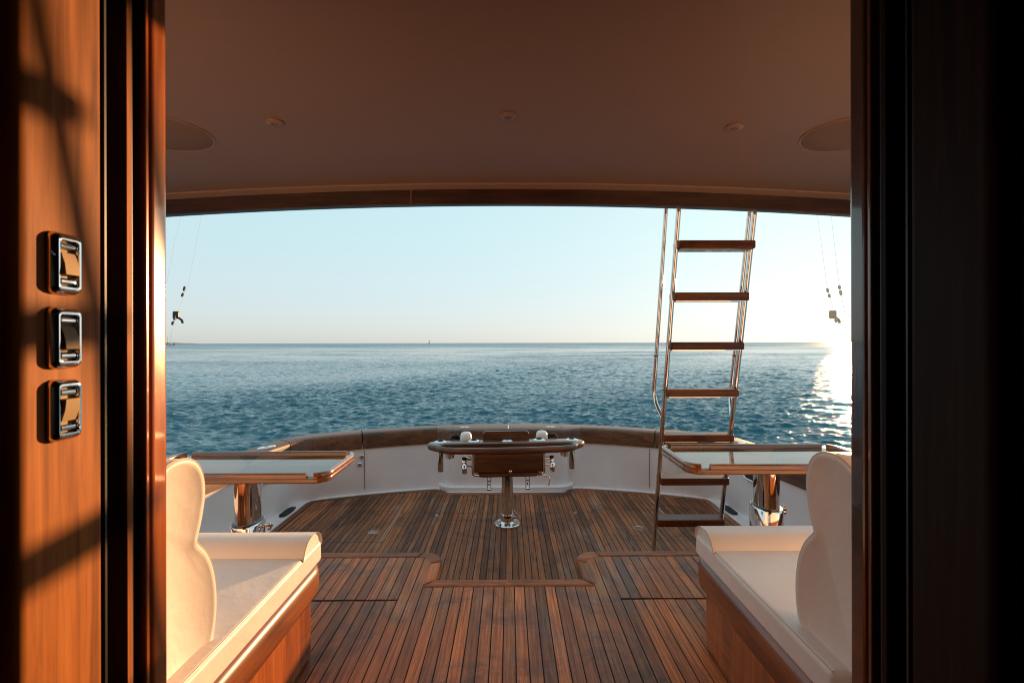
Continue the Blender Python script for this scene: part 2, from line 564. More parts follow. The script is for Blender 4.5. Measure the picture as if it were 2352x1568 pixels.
def resample(pts, N, closed=True):
    P_ = [Vector(p_) for p_ in pts]
    if closed:
        P_.append(P_[0])
    L = [0]
    for a_, b_ in zip(P_, P_[1:]):
        L.append(L[-1] + (b_ - a_).length)
    out = []
    j = 0
    for i in range(N):
        t = L[-1] * i / (N if closed else N - 1)
        while j < len(L) - 2 and L[j + 1] < t:
            j += 1
        f = (t - L[j]) / max(1e-9, L[j + 1] - L[j])
        out.append(P_[j].lerp(P_[j + 1], f))
    return out


def sweep_xy(name, path, prof, mat, parent=None, smooth=40, closed=False):
    """profile (offset to the left of travel, z) swept along a path in XY"""
    P_ = [Vector((p_[0], p_[1])) for p_ in path]
    rings = []
    q = len(P_)
    for i in range(q):
        if closed:
            d = P_[(i + 1) % q] - P_[i - 1]
        else:
            d = P_[min(i + 1, q - 1)] - P_[max(i - 1, 0)]
        d.normalize()
        nrm = Vector((-d.y, d.x))
        rings.append([(P_[i].x + nrm.x * o_, P_[i].y + nrm.y * o_, z) for o_, z in prof])
    if closed:
        rings.append(rings[0])
        bm = bm_rings(rings, True, False)
        bmesh.ops.remove_doubles(bm, verts=bm.verts, dist=1e-6)
    else:
        bm = bm_rings(rings)
    return from_bm(name, bm, mat, parent, smooth)


def D2X(px, D):
    return (px - 1169.0) * D / FPX


def D2Z(py, D):
    return EYE - (py - 787.0) * D / FPX


# ------------------------------------------------------------------ sea
def build_sea():
    SEA_Z = -1.25
    a1 = np.linspace(-R(46), R(46), 760)
    side = np.concatenate([np.linspace(R(46), R(130), 90)[1:]])
    ang = np.concatenate([-side[::-1], a1, side])
    inv = np.concatenate([np.linspace(1 / 3.0, 1 / 9.0, 40)[:-1], np.linspace(1 / 9.0, 1 / 9000.0, 1060)])
    near = 1 / inv
    rad = near
    A, Rr = np.meshgrid(ang, rad)
    X = np.sin(A) * Rr
    Y = np.cos(A) * Rr
    drad = np.gradient(rad)[:, None]
    Z = np.zeros_like(X)
    DX = np.zeros_like(X)
    DY = np.zeros_like(X)
    lam = np.exp(np.linspace(math.log(0.12), math.log(5.0), 96))
    s_tot = 0
    comps = []
    for L in lam:
        th = R(255) + rng.normal(0, 0.62)
        k = 2 * PI / L
        w = math.exp(-(math.log(L / 0.34)) ** 2 / (2 * 0.75 ** 2)) + .25 * math.exp(-(math.log(L / 2.6)) ** 2 / (2 * 0.4 ** 2))
        comps.append((k, th, w * rng.uniform(.6, 1.4), rng.uniform(0, 2 * PI), L))
        s_tot += (w ** 2) / 2
    # gusts: patches of rougher and calmer water
    gust = 1 + 0.35 * np.sin(X * 0.11 + Y * 0.05 + 1.3) * np.sin(Y * 0.09 - X * 0.03 + .4) + 0.25 * np.sin(X * .27 - Y * .16 + 2)
    sc_ = 0.25 / math.sqrt(s_tot)
    for k, th, w, ph, L in comps:
        s_ = w * sc_
        a_ = s_ / k
        fil = np.clip((L / (1.4 * drad)) - 0.3, 0, 1)
        if L > 2.0:
            fil = np.maximum(fil, 0.0)
        arg = k * (X * math.cos(th) + Y * math.sin(th)) + ph
        c_, n_ = np.cos(arg), np.sin(arg)
        g = a_ * fil * gust
        Z += g * c_
        DX -= 0.75 * g * n_ * math.cos(th)
        DY -= 0.75 * g * n_ * math.sin(th)
    X2, Y2 = X + DX, Y + DY
    V = np.stack([X2, Y2, Z + SEA_Z], -1).reshape(-1, 3)
    nr, na = X.shape
    i = np.arange(nr - 1)[:, None] * na + np.arange(na - 1)[None, :]
    F = np.stack([i, i + na, i + na + 1, i + 1], -1).reshape(-1, 4)
    me = bpy.data.meshes.new('sea')
    me.vertices.add(len(V))
    me.vertices.foreach_set('co', V.astype(np.float32).ravel())
    me.loops.add(F.size)
    me.loops.foreach_set('vertex_index', F.astype(np.int32).ravel())
    me.polygons.add(len(F))
    me.polygons.foreach_set('loop_start', np.arange(0, F.size, 4, dtype=np.int32))
    me.polygons.foreach_set('loop_total', np.full(len(F), 4, dtype=np.int32))
    me.polygons.foreach_set('use_smooth', np.ones(len(F), dtype=bool))
    me.update()
    me.validate()
    o = link('sea', me, 'sea')
    if me.polygons[0].normal.z < 0:
        me.flip_normals()
    tag(o, 'rippled teal sea reaching out to the horizon', 'sea', kind='structure')


build_sea()

# ------------------------------------------------------------------ coaming, hull and white liner
ins, outs, bases = [], [], []


def sstep(a, b_, x):
    t = max(0, min(1, (x - a) / (b_ - a)))
    return t * t * (3 - 2 * t)


def teak_edge(x):
    ax = abs(x + 0.03)
    par = 4.895 - 0.116 * x * x
    t = sstep(0.55, 0.73, ax)
    return 4.705 * (1 - t) + par * t


half_in = []
for x in [0.0, .15, .3, .45, .55, .6, .65, .7, .75, .8, .9, 1.0, 1.15, 1.3, 1.45, 1.6, 1.72]:
    half_in.append((x, 5.0 - 0.16 * x * x - 0.15 * (1 - sstep(.52, .80, x))))
half_in += [(1.80, 4.475), (1.87, 4.42), (1.93, 4.345), (1.97, 4.25), (2.0, 4.1), (2.03, 3.9), (2.06, 3.6), (2.10, 3.3), (2.15, 2.9), (2.21, 2.4), (2.28, 1.8), (2.34, 1.2), (2.38, .7)]
half_out = []
for i, (x, y) in enumerate(half_in):
    if i < 17:
        xo = x * 1.06
        half_out.append((xo, 5.24 - 0.152 * xo * xo))
half_out += [(1.95, 4.665), (2.04, 4.60), (2.11, 4.53), (2.155, 4.42), (2.19, 4.22), (2.225, 3.96), (2.26, 3.62), (2.31, 3.3), (2.37, 2.9), (2.44, 2.4), (2.51, 1.8), (2.57, 1.2), (2.61, .7)]
half_base = []
for i, (x, y) in enumerate(half_in):
    if i < 17:
        half_base.append((x, 4.93 - 0.116 * x * x))
half_base += [(1.80, 4.55), (1.88, 4.49), (1.95, 4.42), (1.995, 4.32), (2.015, 4.12), (2.03, 3.9), (2.05, 3.6), (2.07, 3.3), (2.09, 2.9), (2.1, 2.4), (2.1, 1.8), (2.1, 1.2), (2.1, .7)]


def full(half):
    return [(-x, y) for x, y in reversed(half)] + half[1:]


IN, OUT, BASE = full(half_in), full(half_out), full(half_base)
CAPZ = 0.605
coaming = tag(empty('coaming', (0, 4.6, 0)), 'brown teak covering boards capping the curved bulwark round the cockpit', 'coaming')


def cap_segment(i0, i1, gap0=0.0, gap1=0.0):
    rings = []
    idx = list(range(i0, i1 + 1))
    for q, i in enumerate(idx):
        a_, o_ = Vector(IN[i]), Vector(OUT[i])
        if q == 0 and gap0:
            a_ = a_.lerp(Vector(IN[i + 1]), gap0); o_ = o_.lerp(Vector(OUT[i + 1]), gap0)
        if q == len(idx) - 1 and gap1:
            a_ = a_.lerp(Vector(IN[i - 1]), gap1); o_ = o_.lerp(Vector(OUT[i - 1]), gap1)
        d = (o_ - a_).normalized()
        f = lambda t: a_ + d * t
        g = lambda t: o_ - d * t
        pr = [(f(0.0), .452), (f(0.0), .575), (f(.004), .590), (f(.012), .600), (f(.026), CAPZ), (g(.02), CAPZ), (g(.006), .598), (g(0.0), .585), (g(0.0), .535), (f(.04), .535), (f(.04), .452)]
        rings.append([(p_.x, p_.y - 4.6, z) for p_, z in pr])
    o = from_bm('cap_board', bm_rings(rings), 'capX' if abs((i0 + i1) / 2 - len(IN) // 2) < 18 else 'capY', coaming, 42)
    return o


nI = len(IN)
mid = nI // 2
# boards meet at the seams the photograph shows
cuts = [0, mid - 20, mid - 14, mid - 8, mid + 8, mid + 14, mid + 20, nI - 1]
for a_, b_ in zip(cuts, cuts[1:]):
    cap_segment(a_, b_, 0.03 if a_ else 0, 0.03 if b_ != nI - 1 else 0)

# white liner below the teak
rings = []
for i in range(nI):
    a_, o_, bs = Vector(IN[i]), Vector(OUT[i]), Vector(BASE[i])
    d = (o_ - a_).normalized()
    lx = max(-1.902, min(1.902, bs.x))
    ly_ = min(bs.y, teak_edge(lx) + .001)
    t_ = a_ + d * .014
    rings.append([(t_.x, t_.y, .50), (t_.x, t_.y, .40), (t_.x * .5 + (t_.x * .7 + bs.x * .3) * .5, t_.y * .5 + (t_.y * .7 + bs.y * .3) * .5, .22),
                  (bs.x * .75 + t_.x * .25, bs.y * .75 + t_.y * .25, .085), (bs.x * .93 + t_.x * .07, bs.y * .93 + t_.y * .07, .035),
                  (bs.x, bs.y, .012), (lx, ly_, .006), (lx, ly_, -.05), (o_.x, o_.y, -.05), (o_.x, o_.y, .50)])
wallo = from_bm('cockpit_wall', bm_rings(rings, True, True), 'gel', None, 50)
tag(wallo, 'white moulded bulwark liner under the teak covering boards', 'wall', kind='structure')
for px in (-1.435, 1.405):
    yb, yi = 4.93 - 0.116 * px * px, 5.0 - 0.16 * px * px
    bm = bmesh.new()
    vv = []
    for t in (0.05, .3, .6, .97):
        z = .03 + t * .42
        y = yb * (1 - t) + (yi + .012) * t - .006
        vv.append((z, y))
    bm.free()
    tube('panel_seam', [(px, y - .0, z) for z, y in vv], .0022, 'black', wallo, 6)
rings = []
for i in range(nI):
    o_ = Vector(OUT[i])
    rings.append([(o_.x * .995, o_.y * .995, .545), (o_.x * 1.002, o_.y * 1.002, .52), (o_.x * .985, o_.y * .992, -.3), (o_.x * .96, o_.y * .985, -1.0)])
hullo = from_bm('hull_wall', bm_rings(rings, False, False), 'hull', None, 60)
tag(hullo, 'white outer topsides of the boat below the teak cap', 'hull', kind='structure')

# centre box in the transom
tb = tag(empty('livewell_box', (-0.03, 4.72, 0)), 'white rounded livewell box moulded into the transom behind the pedestal', 'livewell')
def lw(hw, y0, r):
    pts = [(hw, .30)]
    for i in range(9):
        t = R(-90 * i / 8)
        pts.append((hw - r + r * math.cos(t), y0 + r + r * math.sin(t)))
    for i in range(9):
        t = R(-90 - 90 * i / 8)
        pts.append((-hw + r + r * math.cos(t), y0 + r + r * math.sin(t)))
    pts.append((-hw, .30))
    return pts
prism('plinth', lw(.70, 0.0, .17), 0.004, .058, 'gel', tb, bev=.014, seg=3, ang=50)
prism('body', lw(.655, .040, .17), .056, .455, 'gel', tb, bev=.006, seg=2, ang=50)

# ------------------------------------------------------------------ cockpit floor
cf = box('cockpit_floor', -1.905, 1.905, 2.3, 4.90, -0.05, -0.0045, 'caulk')
tag(cf, 'sunken brown teak cockpit floor with black seams round the pedestal', 'floor', kind='structure')
PW = 0.0423
GAP = 0.0052
k0 = int(1.85 / PW)
for k in range(-k0, k0 + 1):
    x0, x1 = k * PW - PW / 2 + GAP / 2, k * PW + PW / 2 - GAP / 2
    xa, xb = max(x0, -1.845), min(x1, 1.845)
    if xb - xa < .01:
        continue
    ya, yb = teak_edge(xa) - .062, teak_edge(xb) - .062
    pl = [(xa, 2.45), (xb, 2.45), (xb, yb), (xa, ya)]
    prism('plank', pl, -0.004, random.uniform(-0.0006, 0.0006), 'deckY', cf)
# margin boards
def band(name, outer, inner, z0, z1, mat, parent, bev=0.0):
    bm = bmesh.new()
    rings = [[(a_[0], a_[1], z0), (b_[0], b_[1], z0), (b_[0], b_[1], z1), (a_[0], a_[1], z1)] for a_, b_ in zip(outer, inner)]
    return from_bm(name, bm_rings(rings), mat, parent, bev=bev, seg=2)
xs_all = np.linspace(-1.9, 1.9, 121)
for i0, i1 in ((0, 22), (22, 40), (40, 60), (60, 80), (80, 98), (98, 120)):
    xs = xs_all[i0:i1 + 1]
    e = 0.0012
    xs = [xs[0] + e] + list(xs[1:-1]) + [xs[-1] - e]
    band('margin_board', [(x, teak_edge(x)) for x in xs], [(x, teak_edge(x) - .058) for x in xs], -0.004, 0.0012, 'deckX', cf)
for s_ in (-1, 1):
    band('margin_board', [(s_ * 1.9, 2.45), (s_ * 1.9, 3.4), (s_ * 1.9, teak_edge(1.9) - .06)], [(s_ * 1.849, 2.45), (s_ * 1.849, 3.4), (s_ * 1.849, teak_edge(1.849) - .06)], -0.004, 0.001, 'deckY', cf)


def seam(pts, closed=True, w=.0035, z=.0030):
    P_ = [Vector(p_) for p_ in pts]
    q = len(P_)
    rings = []
    for i in range(q):
        d = (P_[(i + 1) % q] - P_[i - 1]) if closed else (P_[min(i + 1, q - 1)] - P_[max(0, i - 1)])
        d.normalize()
        nn_ = Vector((-d.y, d.x)) * w * .5
        rings.append([(P_[i].x + nn_.x, P_[i].y + nn_.y, z), (P_[i].x - nn_.x, P_[i].y - nn_.y, z)])
    if closed:
        rings.append(rings[0])
    return from_bm('hatch_seam', bm_rings(rings, False, False), 'caulk', cf)


for s_ in (-1, 1):
    seam(rrect(*sorted((s_ * .30, s_ * .755)), 4.145, 4.60, .05))
    seam(rrect(*sorted((s_ * .93, s_ * 1.50)), 3.55, 4.20, .06))
seam([(-.67, 3.985), (-.2, 3.985), (.2, 3.985), (.62, 3.985)], closed=False)
seam([(-.30, 4.145), (0, 4.145), (.3, 4.145)], closed=False)

# ------------------------------------------------------------------ mezzanine floor
MZ = 0.2
def nose_path(off):
    """half outline of the platform edge, pulled in by off; x >= 0"""
    r = .127 - off * .6
    y1, x1, yc = 2.937 - off, .403 + off, 2.59 - off
    pts = [(2.2, y1), (1.2, y1), (x1 + r, y1)]
    for i in range(1, 9):
        t = R(90 + 90 * i / 8)
        pts.append((x1 + r + r * math.cos(t), y1 - r + r * math.sin(t)))
    pts += [(x1, yc), (0, yc)]
    return pts
slab = nose_path(.02)
poly = [(-x, y) for x, y in slab][:-1] + [slab[-1]] + list(reversed(slab[:-1]))
poly = [(-2.2, .8)] + poly + [(2.2, .8)]
mz = prism('mezzanine_floor', poly, -0.03, MZ - .0045, 'caulk')
tag(mz, 'raised teak platform between the benches with notched step edge', 'floor', kind='structure')
no, ni = nose_path(0.0), nose_path(.077)
for s_ in (-1, 1):
    def seg_(i0, i1, mat):
        o_ = [(s_ * x, y) for x, y in no[i0:i1 + 1]]
        i_ = [(s_ * x, y) for x, y in ni[i0:i1 + 1]]
        return band('nosing', o_, i_, MZ - .055, MZ + .002, mat, mz, bev=.016)
    seg_(0, 2, 'mezzX')
    seg_(2, 10, 'mezzX')
    seg_(10, 11, 'mezzY')
band('nosing', [(-.4, 2.59), (0, 2.59), (.4, 2.59)], [(-.474, 2.513), (0, 2.513), (.474, 2.513)], MZ - .055, MZ + .003, 'mezzX', mz, bev=.014)
PM = 0.054
GM = 0.0050
k0 = int(2.15 / PM)
for k in range(-k0, k0 + 1):
    x0, x1 = k * PM - PM / 2 + GM / 2, k * PM + PM / 2 - GM / 2
    xm = abs((x0 + x1) / 2)
    zt = MZ + random.uniform(-0.0008, 0.0008)
    if xm < .478:
        prism('plank', [(x0, .82), (x1, .82), (x1, 2.507), (x0, 2.507)], MZ - .004, zt, 'mezzY', mz)
    else:
        def yend(x):
            ax = abs(x)
            if ax < .53:
                t = (.53 - ax) / .05
                return 2.81 + .044 * math.sqrt(max(0, 1 - min(1, t) ** 2))
            return 2.854
        if xm < .565:
            prism('plank', [(x0, .82), (x1, .82), (x1, yend(x1)), (x0, yend(x0))], MZ - .004, zt, 'mezzY', mz)
        else:
            prism('plank', [(x0, .82), (x1, .82), (x1, 2.376), (x0, 2.376)], MZ - .004, zt, 'mezzY', mz)
            prism('plank', [(x0, 2.392), (x1, 2.392), (x1, yend(x1)), (x0, yend(x0))], MZ - .004, MZ + random.uniform(-.0008, .0008), 'mezzY', mz)

# ------------------------------------------------------------------ saloon shell, door jambs
DS = 1.25
for s_, side_txt in ((-1, 'sunlit'), (1, 'shaded')):
    lab = 'sunlit cherry wood doorway side carrying the three switches' if s_ < 0 else 'doorway side hiding the sun, wood coloured dark for its shade, without switches'
    j = tag(empty('door_jamb', (s_ * .6, .70, MZ)), lab, 'door jamb', kind='structure')
    def mk(name, poly, mat, z0=-.02, z1=2.0, **kw):
        poly = [(s_ * x - s_ * .6, y - .70) for x, y in poly]
        return prism(name, poly, z0, z1, mat, j, **kw)
    yo = 0.0 if s_ < 0 else -.0075
    mk('panel', [(.625, .600), (.625, .734), (.70, .734), (.70, .600)], 'panel' if s_ < 0 else 'panel_shade', bev=.016, seg=5)
    mk('shade_lining', [(.627, .7343), (.627, .7380), (.70, .7380), (.70, .7343)], 'black')  # black linings added to keep bounced sunlight out of the grooves
    mk('shade_lining', [(.627, .7862), (.627, .7890), (.70, .7890), (.70, .7862)], 'black')
    mk('groove', [(.665, .733), (.665, .815 + yo), (.70, .815 + yo), (.70, .733)], 'black')
    mk('door_stop', [(.625, .774), (.625, .7858), (.70, .7858), (.70, .774)], 'panel' if s_ < 0 else 'panel_shade', bev=.0015, seg=2)
    mk('casing_bead', [(.625, .8140 + yo), (.625, .8232 + yo), (.70, .8232 + yo), (.70, .8140 + yo)], 'casing' if s_ < 0 else 'darkZ', bev=.003, seg=3)  # bead and casing on the unlit side: shade put into darker wood tones
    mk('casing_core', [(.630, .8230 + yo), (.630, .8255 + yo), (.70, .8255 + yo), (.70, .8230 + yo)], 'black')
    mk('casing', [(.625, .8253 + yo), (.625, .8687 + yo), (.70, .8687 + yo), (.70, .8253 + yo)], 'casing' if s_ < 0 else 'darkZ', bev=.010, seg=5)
    bw = box('saloon_wall', s_ * .702, s_ * 2.36, .62, .855, MZ - .02, 2.36, 'hull')
    tag(bw, 'cream cabin bulkhead behind the ' + ('sunlit' if s_ < 0 else 'shaded') + ' bench backrest', 'wall', kind='structure')
    sw = box('saloon_wall', s_ * .66, s_ * .70, -2.2, .603, MZ - .02, 2.18, 'saloon')
    tag(sw, 'dark wood passage wall inside the ' + ('switch' if s_ < 0 else 'unlit') + ' doorway side', 'wall', kind='structure')
o = box('saloon_wall', -.70, .70, -2.3, -2.2, MZ - .02, 2.18, 'saloon')
tag(o, 'dark inner wall of the saloon behind the viewer', 'wall', kind='structure')
o = box('saloon_floor', -.70, .70, -2.2, .819, MZ - .06, MZ - .006, 'saloon')
tag(o, 'dark saloon floor just inside the doorway', 'floor', kind='structure')
o = box('saloon_ceiling', -.71, .71, -2.2, .86, 2.185, 2.3, 'saloon')
tag(o, 'dark saloon ceiling above the doorway', 'ceiling', kind='structure')

# ------------------------------------------------------------------ overhang
CAM = 0.0165
def ceil_z(x):
    return 2.371 - CAM * x * x
def arch(name, y0, y1, dz0, dz1, mat, parent=None, bev=0, hw=2.5, n_=40):
    rings = []
    for x in np.linspace(-hw, hw, n_ + 1):
        z = ceil_z(x)
        rings.append([(x, y0, z + dz0), (x, y1, z + dz0), (x, y1, z + dz1), (x, y0, z + dz1)])
    return from_bm(name, bm_rings(rings), mat, parent, 40, bev)
cl = arch('ceiling', .78, 2.655, 0, .10, 'headliner', None)
tag(cl, 'smooth brown cambered ceiling of the overhang above the benches', 'ceiling', kind='structure')
arch('trim_strip', 2.563, 2.6485, -.006, .01, 'trimstrip', cl)
bmo = arch('overhead_beam', 2.649, 2.70, -.0885, .16, 'beam', None, .004)
tag(bmo, 'dark varnished arched beam along the edge of the overhang', 'beam', kind='structure')
# butt joint in the beam
box('joint_strip', D2X(944, 2.648), D2X(948, 2.648), 2.6468, 2.6488, ceil_z(.55) - .080, ceil_z(.55) - .006, 'teakZ', bmo)

# ------------------------------------------------------------------ benches
def bench(s_, dx, dy, lab):
    b_ = tag(empty('bench', (s_ * (.82 + dx), 1.45 + dy, MZ)), lab, 'bench', 'upholstered benches facing aft')
    ox, oy = .82, 1.45
    def X(x):
        return s_ * (x - ox)
    def bx(name, x0, x1, y0, y1, z0, z1, mat, **kw):
        return box(name, X(x0), X(x1), y0 - oy, y1 - oy, z0 - MZ, z1 - MZ, mat, b_, **kw)
    bx('end_panel', .819, 2.16, .80 - dy, 1.962, MZ - .002, .56, 'benchpanel', bev=.022, seg=4)
    # rounded rail wrapped round the seat box
    path = [(X(.80), .80 - dy - oy), (X(.80), 1.2 - oy), (X(.80), 1.6 - oy)]
    for i in range(9):
        t = i / 8 * PI / 2
        path.append((X(.80 + .10 * (1 - math.cos(t))), 1.90 - oy + .10 * math.sin(t)))
    path += [(X(1.2), 2.0 - oy), (X(2.16), 2.0 - oy)]
    sg = 1 if s_ < 0 else -1
    face = [(-.006, .470), (.010, .474), (.019, .482), (.023, .497), (.0245, .515), (.0245, .552), (.022, .570), (.016, .584), (.006, .593), (-.006, .596)]
    prof = [(-sg * o_, z - MZ) for o_, z in face]
    prof = [(sg * .035, .596 - MZ), (sg * .035, .470 - MZ)] + prof
    sweep_xy('trim_rail', path, [(o_, z) for o_, z in prof], 'railY', b_, 50)
    c = bx('seat_cushion', .787, 2.15, 1.12, 1.985, .588, .677, 'vinyl', bev=.018, seg=4)
    tube('piping', [(X(.7955), 1.13 - oy, .6725 - MZ), (X(.7955), 1.5 - oy, .6725 - MZ), (X(.7955), 1.80 - oy, .6725 - MZ)], .0026, 'piping', c, 6)
    # thigh bolster
    pr = [(1.800, .655), (1.803, .672), (1.818, .70), (1.845, .722), (1.885, .730), (1.935, .725), (1.972, .706), (1.986, .68), (1.986, .655)]
    prs = catmull(pr, 4, False)
    rings = []
    for x, sc_ in ((.797, .955), (.7905, .98), (.787, 1.0), (.80, 1.0), (1.4, 1.0), (2.14, 1.0)):
        cy, cz = 1.89, .655
        rings.append([(X(x), (cy + (y - cy) * sc_) - oy, (cz + (z - cz) * sc_) - MZ) for y, z in prs])
    bo = from_bm('bolster', bm_rings(rings), 'vinyl', b_, 60)
    tube('piping', [(X(.7865), y - oy, z - MZ) for y, z in catmull([(1.800, .665), (1.818, .701), (1.846, .7235), (1.885, .7315)], 5, False)], .0022, 'piping', bo, 6)
    # waisted backrest, seen end-on
    pr = [(.96, .62), (1.10, .615), (1.24, .618), (1.30, .640), (1.330, .700), (1.340, .775), (1.330, .855), (1.302, .920), (1.262, .966), (1.258, .978),
          (1.277, 1.030), (1.290, 1.090), (1.283, 1.145), (1.255, 1.185), (1.205, 1.206), (1.14, 1.20), (1.07, 1.15), (1.01, 1.02), (.975, .85)]
    prs = catmull(pr, 4, True)
    rings = []
    cy, cz = 1.16, .90
    for x, off in ((.838, .030), (.829, .018), (.826, .007), (.832, 0.0), (.86, 0), (1.4, 0), (2.14, 0)):
        rg_ = []
        q = len(prs)
        for i_, (y, z) in enumerate(prs):
            d = Vector(prs[(i_ + 1) % q]) - Vector(prs[i_ - 1])
            d.normalize()
            nn_ = Vector((-d.y, d.x))
            rg_.append((X(x), y + nn_.x * off - oy, z + nn_.y * off - MZ))
        rings.append(rg_)
    bk = from_bm('backrest', bm_rings(rings), 'vinyl', b_, 60)
    tube('piping', [(X(.832), y - oy, z - MZ) for y, z in prs[8:64]], .0024, 'piping', bk, 6)
    return b_


bench(-1, 0, 0, 'cream bench on the switch side, its wooden end panel glowing orange in the sun')
bench(1, .017, .045, 'cream bench in shade beside the dark doorway side, near the ladder')

# ------------------------------------------------------------------ tables
def table(s_, zr, dy, knob_dir, zc, lab):
    cx, cy = 1.485, 2.685 + dy
    t = tag(empty('table', (s_ * cx, cy, MZ)), lab, 'table', 'fixed tables aft of the benches')
    hx, hy, r = .545, .255, .085
    zs = zr - .026 - MZ
    out = rrect(-hx, hx, -hy, hy, r, 8)
    prism('edge_band', out, zs - .030, zs - .002, 'teakX', t, bev=.008, seg=3, ang=50)
    prism('tabletop', rrect(-hx + .022, hx - .022, -hy + .022, hy - .022, r - .02, 8), zs - .02, zs + .001, 'veneer', t)
    # raised rails with drain notches near the corners
    per = resample(out, 240)
    def inb(p_):
        return p_.x * (-s_)         # > 0 towards the boat's middle line
    def rail(cond, mat='teakX'):
        ids = [i for i in range(240) if cond(per[i])]
        # rotate so that the run is contiguous
        if not ids:
            return
        start = 0
        for q in range(len(ids)):
            if (ids[q] - ids[q - 1]) % 240 != 1:
                start = q
                break
        ids = ids[start:] + ids[:start]
        pts = [per[i] for i in ids]
        prof = [(.0, zs - .003), (-.001, zs + .016), (.003, zs + .023), (.010, zs + .026), (.020, zs + .025), (.025, zs + .018), (.026, zs - .003)]
        sweep_xy('edge_rail', [(p_.x, p_.y) for p_ in pts], prof, mat, t, 50)
    n0, n1 = hx - .105, hx - .070
    rail(lambda p_: p_.y < -hy + .03 and abs(p_.x) < n0)
    rail(lambda p_: p_.y > hy - .03 and abs(p_.x) < hx - .06)
    rail(lambda p_: inb(p_) > 0 and inb(p_) > hx - .070 and not (p_.y > hy - .012))
    rail(lambda p_: inb(p_) < 0 and -inb(p_) > hx - .040, 'teakY')
    ped = lathe('pedestal_column', [(.066, zc - .25), (.066, zs - .0315)], 'steel', t, 48, sx=.92, sy=1.35)
    lathe('collar', [(.084, 0.0), (.084, zc - MZ - .008), (.080, zc - MZ), (.0665, zc - MZ + .001), (.0665, zc - MZ - .02)], 'steel', t, 48, sx=.94, sy=1.32)
    lathe('collar_gasket', [(.070, zc - MZ - .01), (.0785, zc - MZ + .0018), (.067, zc - MZ + .004), (.0645, zc - MZ + .004), (.0645, zc - MZ - .01)], 'gasket', t, 48, sx=.94, sy=1.32)
    lathe('base_flange', [(.12, 0.0), (.12, .008), (.112, .014), (.085, .016)], 'steel', t, 40, sx=.94, sy=1.3)
    rot = Matrix.Rotation(R(90), 3, 'Y')
    kz = zc - MZ - .032
    ko = (.079 * .94 + .0, .02, kz)
    kn = lathe('clamp_knob', [(.010, -.012), (.010, .012), (.007, .014), (.007, .028), (.011, .030), (.011, .036)], 'steel', t, 20, loc=ko, mtx=rot)
    # three-lobed grip
    rings = []
    for xx, f in ((.030, .55), (.034, .9), (.042, 1.0), (.048, .85), (.051, .4)):
        rg_ = []
        for i in range(30):
            a_ = 2 * PI * i / 30
            rr_ = f * (.020 + .0055 * math.cos(3 * a_))
            rg_.append((ko[0] + xx, ko[1] + rr_ * math.cos(a_), ko[2] + rr_ * math.sin(a_)))
        rings.append(rg_)
    from_bm('grip', bm_rings(rings), 'steel', kn, 60)
    return t


table(-1, .830, 0.0, 1, .488, 'varnished table reflecting blue sky, on the side of the sunlit bench')
table(1, .862, .02, 1, .557, 'varnished table in front of the ladder, reflecting pale sky')

# ------------------------------------------------------------------ ladder
lad = tag(empty('ladder', (1.257, 3.345, 0)), 'steel ladder with teak treads leaning up to the overhang', 'ladder')
def ly(z):
    return -.225 * z
for s_ in (-1, 1):
    tube('stile', [(s_ * .2305, ly(z), z) for z in (0.0, .4, 1.2, 2.0, 2.5, 3.1)], .0155, 'steel', lad, 20)
    x2 = s_ * (.2305 + .034)
    pts = [(s_ * .2305, ly(.99), .985), (x2, ly(1.10) + .125, 1.115), (x2, ly(1.5) + .130, 1.5), (x2, ly(2.4) + .135, 2.4), (x2, ly(3.1) + .14, 3.1)]
    hr = tube('handrail', pts, .0135, 'steel', lad, 18, corner=.11)
    lathe('joint_ring', [(.0148, -.004), (.0148, .004)], 'black', hr, 18, loc=(x2, ly(1.41) + .129, 1.41))
    lathe('foot_plate', [(.034, .0005), (.034, .005), (.018, .012)], 'steel', lad, 24, loc=(s_ * .2305, 0, 0))
for k in range(7):
    z = .228 + k * .3065
    rg = prism('rung', rrect(-.232, .236, ly(z) - .062, ly(z) + .058, .016, 4), z, z + .048, 'tread', lad, bev=.007, seg=2, ang=50)
    bx_ = box('support_bracket', -.215, .215, ly(z) - .030, ly(z) + .030, z - .0075, z - .0005, 'steel', rg)

# ------------------------------------------------------------------ rod station on its pedestal
rs = tag(empty('rod_station', (-.0144, 3.894, 0), R(4.0)), 'varnished teak rod and drink station on a chrome pedestal amid the cockpit', 'rod station')
bp_ = lathe('base_plate', [(.108, .0005), (.108, .012), (.103, .017), (.064, .020), (.056, .030)], 'steel', rs, 48)
for i in range(6):
    a_ = R(30 + 60 * i)
    lathe('bolt', [(.008, .0165), (.008, .021), (.005, .0225)], 'steel', bp_, 12, loc=(.080 * math.cos(a_), .080 * math.sin(a_), 0))
lathe('pedestal_sleeve', [(.052, .018), (.052, .086), (.050, .090), (.048, .0915)], 'steel', rs, 40)
lathe('pedestal_column', [(.048, .09), (.048, .44)], 'steel', rs, 40)
pd = box('pedal_bracket', .046, .078, -.012, .012, .045, .062, 'steel', rs, bev=.002)
prism('pedal', [(.056, .112), (.061, .114), (.110, .050), (.106, .046)], -.022, .022, 'steel', rs, axis='Y', bev=.0015)
prism('foot_board', rrect(-.245, .245, -.185, .13, .05, 5), .440, .474, 'satinX', rs, bev=.010, seg=3, ang=50)
box('drawer_box', -.268, .268, -.190, .13, .4785, .621, 'satinX', rs, bev=.006, seg=3)
lathe('drawer_pull', [(.0135, 0), (.0135, .004), (.009, .006)], 'steel', rs, 18, loc=(.012, -.190, .484), mtx=Matrix.Rotation(R(90), 3, 'X'))
